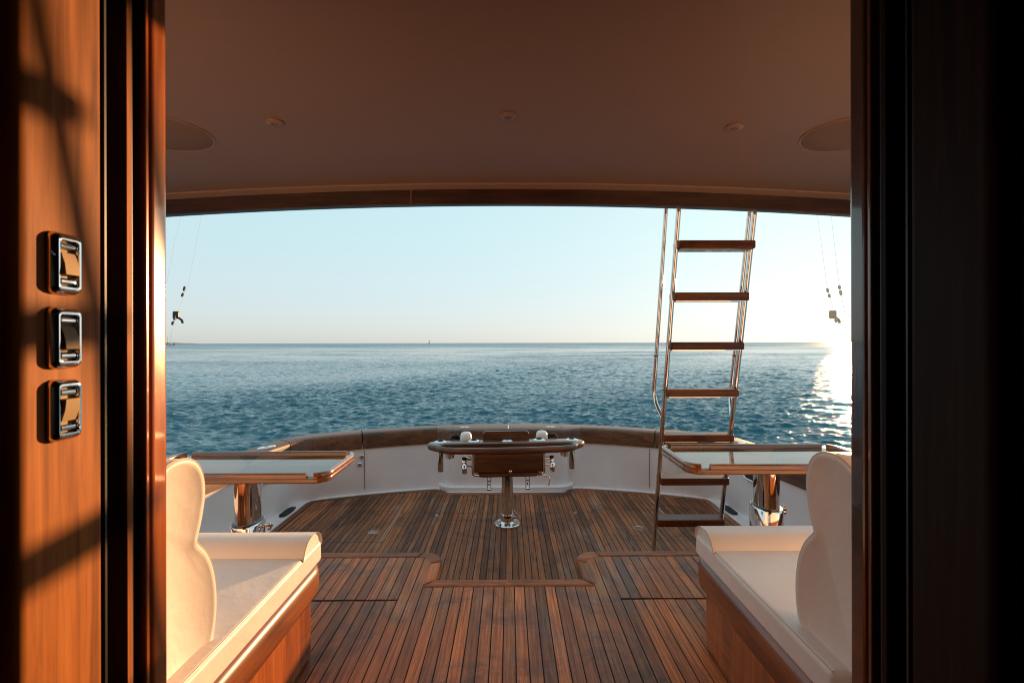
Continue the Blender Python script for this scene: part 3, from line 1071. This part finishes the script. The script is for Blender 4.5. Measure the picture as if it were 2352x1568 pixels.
for s_ in (-1, 1):
    tube('side_tube', [(s_ * .281, -.175, .623), (s_ * .281, -.175, .462), (s_ * .235, -.168, .456)], .0125, 'steel', rs, 16, corner=.03)
    for zz, yy, tl in ((.588, -.12, 0.020), (.553, -.175, -0.012)):
        x0 = s_ * .292
        ar = tube('holder_arm', [(x0, yy, zz - .018), (s_ * .318, yy, zz - .018), (s_ * .334, yy, zz - .018)], [.0105, .0085, .0075], 'steel', rs, 14)
        hx_ = s_ * .350
        pts = [(hx_, yy, zz), (hx_ + s_ * tl * .3, yy - .01, zz - .075)]
        bm = bm_tube(pts, .0190, 20, cap=False)
        bm2 = bm_tube([pts[0], ((Vector(pts[0]) * .2 + Vector(pts[1]) * .8))], .0160, 20, cap=False, bm=bm)
        # rim joining inner and outer wall
        h = from_bm('rod_holder', bm, 'steel', rs, 50)
        sol = h.modifiers.new('rim', 'SOLIDIFY'); sol.thickness = .0012; sol.offset = 0
        lathe('holder_cap', [(.0185, 0), (.0185, .003)], 'black', h, 20, loc=(pts[1][0], pts[1][1], pts[1][2]))
# tray: outline with long recess
outl = catmull([(.655, .03), (.650, .085), (.610, .130), (.54, .146), (.35, .148), (0, .150), (-.35, .148), (-.54, .146), (-.610, .130), (-.650, .085), (-.655, .03),
                (-.625, -.02), (-.585, -.062), (-.545, -.110), (-.47, -.155), (-.33, -.182), (0, -.195), (.33, -.182), (.47, -.155), (.545, -.110), (.585, -.062), (.625, -.02)], 8)
slot = catmull([(.545, -.055), (.535, -.028), (.50, -.012), (.3, -.008), (0, -.008), (-.3, -.008), (-.50, -.012), (-.535, -.028), (-.545, -.055), (-.525, -.092), (-.47, -.122), (-.33, -.145), (0, -.158), (.33, -.145), (.47, -.122), (.525, -.092)], 8)
NT = 176
oo, ss = resample(outl, NT), resample(slot, NT)
# start both rings at the same bearing
def startat(pts):
    k = max(range(len(pts)), key=lambda i: pts[i].x - abs(pts[i].y + .05) * .2)
    return pts[k:] + pts[:k]
oo, ss = startat(oo), startat(ss)
zt, zb = .672, .622
rings = []
def off(pts, d):
    q = len(pts)
    res = []
    for i in range(q):
        t = (pts[(i + 1) % q] - pts[i - 1]).normalized()
        res.append(pts[i] + Vector((t.y, -t.x)) * d)
    return res
def lay(pts, d, z):
    return [(p_.x, p_.y, z) for p_ in off(pts, d)]
for d, z in ((-.012, zb), (-.003, zb + .006), (0, zb + .016), (0, zt - .016), (-.004, zt - .006), (-.014, zt)):
    rings.append(lay(oo, d, z))
for d, z in ((.006, zt), (.001, zt - .003), (0, zt - .008), (0, zb + .008)):
    rings.append(lay(ss, d, z))
rings.append(rings[0])
bm = bm_rings(rings, True, False)
bmesh.ops.remove_doubles(bm, verts=bm.verts, dist=1e-6)
tray = from_bm('tray', bm, 'satinX', rs, 50)
prism('tray_floor', [(p_.x, p_.y) for p_ in off(ss, .004)], zb - .004, zb + .012, 'satinX', tray)
for s_ in (-1, 1):
    cpos = (s_ * .470, -.066, 0)
    cup = lathe('cup_holder', [(.047, zb + .0185), (.050, zb + .0185), (.051, zb + .013), (.047, zb + .0125), (.045, zb - .018), (.0375, zb - .019), (.0375, zb - .046), (.036, zb - .047), (.006, zb - .0475)], 'brushed', rs, 32, loc=cpos)
    lathe('cup_mouth', [(.0455, zb + .016), (.0455, zb + .017)], 'blackgloss', cup, 32, loc=cpos)
    lathe('cup_drain', [(.0075, zb - .058), (.0075, zb - .0465)], 'black', cup, 12, loc=cpos)
for x in (-.553, -.275, .005, .278, .556):
    y = .075 + (.0 if abs(x) > .4 else .012)
    ho = lathe('flush_holder', [(.051, zt - .001), (.051, zt + .003), (.046, zt + .007), (.028, zt + .013), (.024, zt + .013), (.022, zt + .004)], 'steel', rs, 32, loc=(x, y, 0))
    lathe('grommet', [(.026, zt + .010), (.0255, zt + .019), (.021, zt + .0205), (.019, zt + .0205), (.017, zt + .004)], 'black', ho, 24, loc=(x, y, 0))
    if abs(x) > .4:
        lathe('holder_tube', [(.0255, zb + .004), (.0255, .448), (.022, .436), (.018, .434)], 'steel', ho, 28, loc=(x, y, 0))
        lathe('tube_gimbal', [(.0225, .436), (.0215, .428), (.012, .427)], 'black', ho, 20, loc=(x, y, 0))
prism('back_board', [(p_[0], p_[1]) for p_ in [(-.2, .668), (.2, .668)] + [(.2 - .035 + .035 * math.cos(R(a_)), .712 + .030 * math.sin(R(a_))) for a_ in range(0, 91, 15)] + [(-.2 + .035 + .035 * math.cos(R(a_)), .712 + .030 * math.sin(R(a_))) for a_ in range(90, 181, 15)]],
      .150, .174, 'satinX', rs, axis='Y', bev=.004, seg=2, ang=50)
for s_, px in ((-1, -.345), (1, .325)):
    rings = []
    for f, z in ((.90, .545), (1.0, .556), (1.05, .58), (1.02, .63), (.95, .675), (.87, .698), (.72, .712), (.42, .719), (.05, .721)):
        rings.append([(px + .054 * f * math.copysign(abs(math.cos(t)) ** .8, math.cos(t)), .255 + .065 * f * math.copysign(abs(math.sin(t)) ** .8, math.sin(t)), z) for t in [2 * PI * i / 28 for i in range(28)]])
    ap = from_bm('arm_pad', bm_rings(rings), 'white', rs, 60)
    tube('pad_bracket', [(px, .255, .548), (px, .255, .505), (s_ * .24, .10, .500)], .014, 'steel', ap, 12, corner=.03)
    rc = tube('reel_clamp', [(px + s_ * .058, .27, .63), (px + s_ * .062, .27, .690), (px + s_ * .125, .27, .684), (px + s_ * .140, .27, .63), (px + s_ * .05, .27, .615)], .010, 'blackgloss', rs, 12, corner=.02)
    box('clamp_block', px + s_ * .06, px + s_ * .115, .258, .285, .655, .684, 'blackgloss', rc, bev=.004)
for px in (-.155, .152):
    hz = empty('stirrup_hanger') if False else None
    fr = []
    bm = bm_tube([(px - .014, -.16, .442), (px - .014, -.16, .340), (px + .014, -.16, .340), (px + .014, -.16, .442)], .0032, 8)
    hg = from_bm('stirrup_hanger', bm, 'steel', rs, 50)
    box('cross_plate', px - .017, px + .017, -.167, -.153, .333, .343, 'steel', hg, bev=.001)
    box('cross_plate', px - .017, px + .017, -.165, -.155, .402, .409, 'steel', hg, bev=.001)
    box('clip', px - .006, px + .004, -.164, -.152, .372, .386, 'steel', hg, bev=.001)
tube('brake_lever', [(.20, -.150, .462), (.245, -.17, .455), (.322, -.20, .445), (.312, -.21, .372)], .0068, 'steel', rs, 12, corner=.02)

# ------------------------------------------------------------------ switches on the sunlit jamb
def rr2(w, h, r, k=5):
    return rrect(-w / 2, w / 2, -h / 2, h / 2, r, k)
sw_lab = ['chrome switch with tan rocker, topmost of the three', 'chrome switch with tan rocker, middle of the three', 'chrome switch with tan rocker, lowest of the three']
for zc, lab in zip((1.611, 1.508, 1.408), sw_lab):
    sw = tag(empty('switch', (-.625, .661, zc)), lab, 'switch', 'switches on the sunlit door jamb')
    N = 4 * 6
    layers = [(.044, .086, .010, 0.0), (.044, .086, .010, .004), (.041, .083, .009, .010), (.036, .077, .007, .0150), (.0335, .072, .005, .0165),
              (.029, .065, .004, .0160), (.027, .062, .003, .012), (.026, .061, .003, .003)]
    rings = []
    for w, h, r, dx in layers:
        rings.append([(dx * .8, u, v_) for u, v_ in rr2(w, h, r)])
    from_bm('frame', bm_rings(rings, True, False), 'steel', sw, 40)
    box('back_plate', .001, .005, -.0132, .0132, -.031, .031, 'rocker', sw)
    for zz in (-.0245, .0245):
        box('chrome_bar', .003, .0110, -.0128, .0128, zz - .0045, zz + .0045, 'steel', sw, bev=.0035, seg=4)
    tilt = .0035 if zc < 1.45 else -.0035
    prism('rocker', [(.004, -.0155), (.0130 - tilt, -.0155), (.0145, 0), (.0130 + tilt, .0155), (.004, .0155)], -.0100, .0120, 'rocker', sw, axis='Y', bev=.0008)

# ------------------------------------------------------------------ ceiling fittings
for x, y, lab in ((-.905, 1.83, 'round ceiling downlight over the sunlit bench'), (0.0, 1.805, 'round ceiling downlight at the middle of the overhang'), (.90, 1.865, 'round ceiling downlight over the shaded bench')):
    slope = math.atan(2 * CAM * x)
    z = ceil_z(x)
    d = tag(empty('downlight', (x, y, z)), lab, 'ceiling light', 'recessed ceiling downlights')
    d.rotation_euler = (0, slope, 0)
    lathe('ring', [(.034, .0), (.034, -.004), (.031, -.007), (.014, -.009), (.0135, -.003)], 'lamp', d, 36)
    lathe('lens', [(.0137, -.0065), (.010, -.0072)], 'lens', d, 24)
for s_, lab in ((-1, 'round flush ceiling speaker beside the sunlit door jamb'), (1, 'round flush ceiling speaker beside the dark door jamb')):
    x = s_ * 1.37
    d = tag(empty('ceiling_speaker', (x, 1.90, ceil_z(x))), lab, 'speaker', 'flush ceiling speakers')
    d.rotation_euler = (0, math.atan(2 * CAM * x), 0)
    lathe('ring', [(.165, .002), (.165, -.003), (.161, -.005), (.156, -.003), (.156, .002)], 'lamp', d, 56)
    lathe('grille', [(.156, -.001), (.150, -.0035), (.08, -.0045), (.001, -.005)], 'lens', d, 56)

# ------------------------------------------------------------------ fittings on the coaming
def fitting(name, x, y, z, rz, lab, cat, grp, L, W):
    f = tag(empty(name, (x, y, z), rz), lab, cat, grp)
    rings = []
    for k_, zz in ((1.0, 0), (1.0, .003), (.86, .007), (.5, .0085)):
        rings.append([(L / 2 * k_ * math.cos(t), W / 2 * k_ * math.sin(t), zz) for t in [2 * PI * i / 32 for i in range(32)]])
    from_bm('plate', bm_rings(rings), 'steel', f, 40)
    lathe('socket', [(W * .22, .0075), (W * .20, .0105), (W * .15, .0105)], 'blackgloss', f, 20)
    return f
fitting('rod_socket', -2.085, 4.06, CAPZ, R(62), 'oval steel rod socket in the cap behind the sky-blue table', 'rod socket', 'rod sockets in the covering boards', .17, .085)
fitting('rod_socket', 2.085, 4.10, CAPZ, R(-62), 'oval steel rod socket in the cap beyond the ladder', 'rod socket', 'rod sockets in the covering boards', .17, .085)
fitting('hatch_pull', -.47, 4.99, CAPZ, 0, 'oval steel hatch pull on the transom cap, sunlit-bench side of the hinge', 'hatch pull', 'pulls on the transom cap hatch', .095, .05)
fitting('hatch_pull', .44, 4.99, CAPZ, 0, 'oval steel hatch pull on the transom cap, ladder side of the hinge', 'hatch pull', 'pulls on the transom cap hatch', .095, .05)
hg = box('hinge', -.012, -.002, 4.87, 5.10, CAPZ + .0005, CAPZ + .005, 'steel', None, bev=.001)
tag(hg, 'thin bright steel hinge across the transom cap above the pedestal', 'hinge')
P_ = rrect(-.60, .56, 4.872, 5.13, .06, 6)
bm = bmesh.new()
rings = []
PP = [Vector(p_) for p_ in P_]
for i in range(len(PP)):
    d = (PP[(i + 1) % len(PP)] - PP[i - 1]).normalized()
    nn_ = Vector((-d.y, d.x)) * .002
    rings.append([(PP[i].x + nn_.x, PP[i].y + nn_.y - 4.6, CAPZ + .001), (PP[i].x - nn_.x, PP[i].y - nn_.y - 4.6, CAPZ + .001)])
rings.append(rings[0])
bm.free()
from_bm('hatch_seam', bm_rings(rings, False, False), 'caulk', coaming)

# flush pulls in the cockpit floor
for x, y, lab in ((-1.077, 3.74, 'flush steel pull in the floor hatch towards the sunlit table'), (1.047, 3.80, 'flush steel pull in the floor hatch beside the ladder foot')):
    f = tag(empty('floor_pull', (x, y, .0006)), lab, 'hatch pull', 'flush pulls in the floor hatches')
    prism('plate', rrect(-.042, .042, -.028, .028, .012, 5), 0, .003, 'steel', f, bev=.001)
    prism('recess', rrect(-.032, .032, -.020, .020, .008, 5), .0032, .0036, 'blackgloss', f)
    tube('ring', [(-.024, -.012, .005), (.024, -.012, .005), (.024, .012, .005), (-.024, .012, .005), (-.024, -.012, .005)], .0028, 'steel', f, 8, corner=.008)
for x, y, rz, lab in ((-.628, 4.09, 20, 'small steel turn latch on the transom-side hatch, sunlit half'), (.58, 4.13, -20, 'small steel turn latch on the transom-side hatch, ladder half')):
    f = tag(empty('floor_latch', (x, y, .0006), R(rz)), lab, 'latch', 'turn latches in the cockpit floor')
    lathe('dial', [(.015, 0), (.015, .003), (.012, .004)], 'steel', f, 20, sy=1.6)
    box('thumb_bar', -.004, .004, -.016, .016, .004, .010, 'steel', f, bev=.002)

# latches on the transom door
for x, z, lab in ((-1.475, .30, 'round steel latch low on the transom door beside the table'), (-1.455, .375, 'round steel latch high on the transom door beside the table')):
    t = (z - .03) / .42
    y = (4.93 - .116 * x * x) * (1 - t) + (5.012 - .16 * x * x) * t - .012
    f = tag(empty('door_latch', (x, y, z), R(19)), lab, 'latch', 'round latches on the transom door')
    mt = Matrix.Rotation(R(90), 3, 'X')
    lathe('ring', [(.022, 0), (.022, .006), (.018, .010), (.015, .010)], 'steel', f, 28, mtx=mt)
    lathe('core', [(.016, .001), (.0155, .0085)], 'blackgloss', f, 24, mtx=mt)
    box('thumb_turn', -.013, .013, -.014, -.0085, -.004, .004, 'steel', f, bev=.001)

# scuppers in the gutter and hawse openings in the sides
for s_ in (-1, 1):
    who = 'sunlit' if s_ < 0 else 'ladder'
    f = tag(empty('scupper_grille', (s_ * 1.958, 4.17, .0115), 0), 'dark slotted oval scupper in the white gutter, ' + ('transom door side' if s_ < 0 else 'behind the ladder'), 'scupper', 'scuppers in the cockpit gutter')
    st_ = []
    for a_ in np.linspace(0, 2 * PI, 40, endpoint=False):
        st_.append((.038 * math.copysign(abs(math.cos(a_)) ** .7, math.cos(a_)), .125 * math.copysign(abs(math.sin(a_)) ** .8, math.sin(a_))))
    prism('plate', st_, 0, .004, 'black', f)
    for i in range(6):
        xx = -.030 + .012 * i
        hl = .11 * math.sqrt(max(.1, 1 - (xx / .045) ** 2))
        box('slat', xx - .0028, xx + .0028, -hl, hl, .0042, .008, 'gasket', f)
    h = tag(empty('hawse_opening', (s_ * 2.032, 3.86, .40), 0), 'chrome-rimmed black hawse opening in the bulwark, ' + ('under the sky-blue table' if s_ < 0 else 'behind the ladder table'), 'hawse', 'hawse openings in the bulwarks')
    h.rotation_euler = (0, R(90) * -s_, R(4) * s_)
    o_ = rrect(-.055, .055, -.15, .15, .03, 6)
    prism('recess', o_, -.012, .010, 'blackgloss', h)
    P3 = [(x, y, .012) for x, y in o_]
    tube('rim', P3 + [P3[0]], .009, 'steel', h, 10)

# ------------------------------------------------------------------ outrigger lines with clips
def P3(px, py, D):
    return Vector((D2X(px, D), D, D2Z(py, D)))
def outrigger(pts, clips, lab, block=None, bead='black'):
    o = tag(empty('outrigger_line', (0, 0, 0)), lab, 'line', 'outrigger lines beside the boat')
    base = pts[0]
    o.location = base
    tube('cord', [p_ - base for p_ in pts], .0012, 'line', o, 6)
    for a_, b_ in clips:
        d = b_ - a_
        q = [a_ + d * t - base for t in (0, .12, .3, .5, .62, .85, 1)]
        tube('stop_bead', q, [.005, .011, .0135, .010, .0135, .012, .005], bead, o, 10)
    if block:
        c = block - base
        bk = from_bm('release_clip', bm_box(c.x - .03, c.x + .03, c.y - .02, c.y + .02, c.z - .045, c.z + .035), bead, o, bev=.012)
        tube('clip_jaw', [c + Vector((.02, 0, -.03)), c + Vector((.06, 0, -.06)), c + Vector((.07, 0, -.09))], .012, bead, bk, 8)
    return o
L1 = [Vector((-2.5, 1.2, .62)), P3(392, 790, 4.3), P3(408, 724, 5.0), P3(437, 652, 5.6), P3(470, 480, 6.6), P3(560, 60, 8.6)]
outrigger(L1, [(P3(428.5, 657, 5.5), P3(426.5, 667, 5.45)), (P3(425, 672, 5.42), P3(422, 680, 5.38)), (P3(407, 726, 5.0), P3(404.5, 733, 4.95)), (P3(402.5, 737, 4.9), P3(400.2, 744, 4.85))],
          'thin cord with dark beads and a clip hanging past the sunlit jamb', P3(409, 721, 5.02))
L2 = [Vector((-2.5, 1.0, .62)), P3(388, 650, 4.6), P3(405, 560, 5.2), P3(425, 480, 6.0), P3(500, 60, 8.4)]
outrigger(L2, [], 'bare thin cord crossing the sky just inside the sunlit jamb')
Rn = [Vector((2.5, 1.2, .62)), P3(1925, 742, 4.6), P3(1915, 700, 4.8), P3(1904, 660, 5.0), P3(1880, 480, 5.8), P3(1800, 60, 8.4)]
outrigger(Rn, [(P3(1904, 663, 5.0), P3(1906.5, 672, 4.98)), (P3(1908, 676, 4.96), P3(1910, 684, 4.94)), (P3(1923.5, 733, 4.65), P3(1925, 740, 4.6))],
          'thin cord with beads tinted tan for sun glare and a clip crossing the pale sky beside the ladder', P3(1917, 722, 4.7), 'bead_glare')
Rn = [Vector((2.5, 1.0, .62)), P3(1945, 720, 4.4), P3(1936, 675, 4.6), P3(1930, 640, 4.8), P3(1912, 480, 5.6), P3(1850, 60, 8.0)]
outrigger(Rn, [(P3(1931.8, 657, 4.72), P3(1933.5, 664, 4.68)), (P3(1934.5, 668, 4.64), P3(1936.5, 678, 4.58))], 'thin cord with two beads close to the dark jamb and the sun', None, 'bead_glare')

# ------------------------------------------------------------------ far things
fs = []
for i, x in enumerate(np.linspace(-4300, -2080, 30)):
    h = 26 * (1 - i / 29) ** .6 + (8 * math.sin(i * 1.7) * (1 - i / 29))
    fs.append((x, max(1.5, h)))
poly = [(-4300, -2)] + [(-2080, -2)] + [(x, z) for x, z in reversed(fs)]
sh = prism('far_shore', poly, 2950, 3150, 'rock', None, axis='Y')
tag(sh, 'low dark headland on the horizon beside the sunlit jamb', 'shore', kind='structure')
sb = tag(empty('sailboat', (D2X(396, 620), 620, -.6)), 'small moored sailboat with bare masts on the horizon', 'sailboat')
rings = []
for t in np.linspace(0, 1, 9):
    w = 1.6 * math.sin(PI * min(1, .12 + t * .88)) ** .6
    x = -6 + 12 * t
    rings.append([(x, -w, 1.5), (x, -w * .7, .1), (x, 0, -.4), (x, w * .7, .1), (x, w, 1.5)])
from_bm('hull', bm_rings(rings), 'sail', sb, 40)
box('cabin', -2, 2, -.9, .9, 1.45, 2.2, 'sail', sb, bev=.2)
tube('mast', [(0.8, 0, 1.4), (.8, 0, 15.5)], .10, 'spar', sb, 8)
tube('mast', [(-3.5, 0, 1.4), (-3.5, 0, 11)], .16, 'spar', sb, 8)
tube('boom', [(.8, 0, 2.8), (-2.6, 0, 2.9)], .08, 'spar', sb, 6)
by = tag(empty('beacon', (D2X(986.5, 1300), 1300, -.7)), 'tiny red channel beacon standing on the horizon', 'beacon')
lathe('base', [(3.4, 0), (3.0, 1.6), (1.4, 2.0)], 'spar', by, 16)
lathe('tower', [(1.0, 1.9), (.8, 6.0), (1.2, 6.2), (1.2, 8.0), (.3, 9.0)], 'buoyred', by, 12)
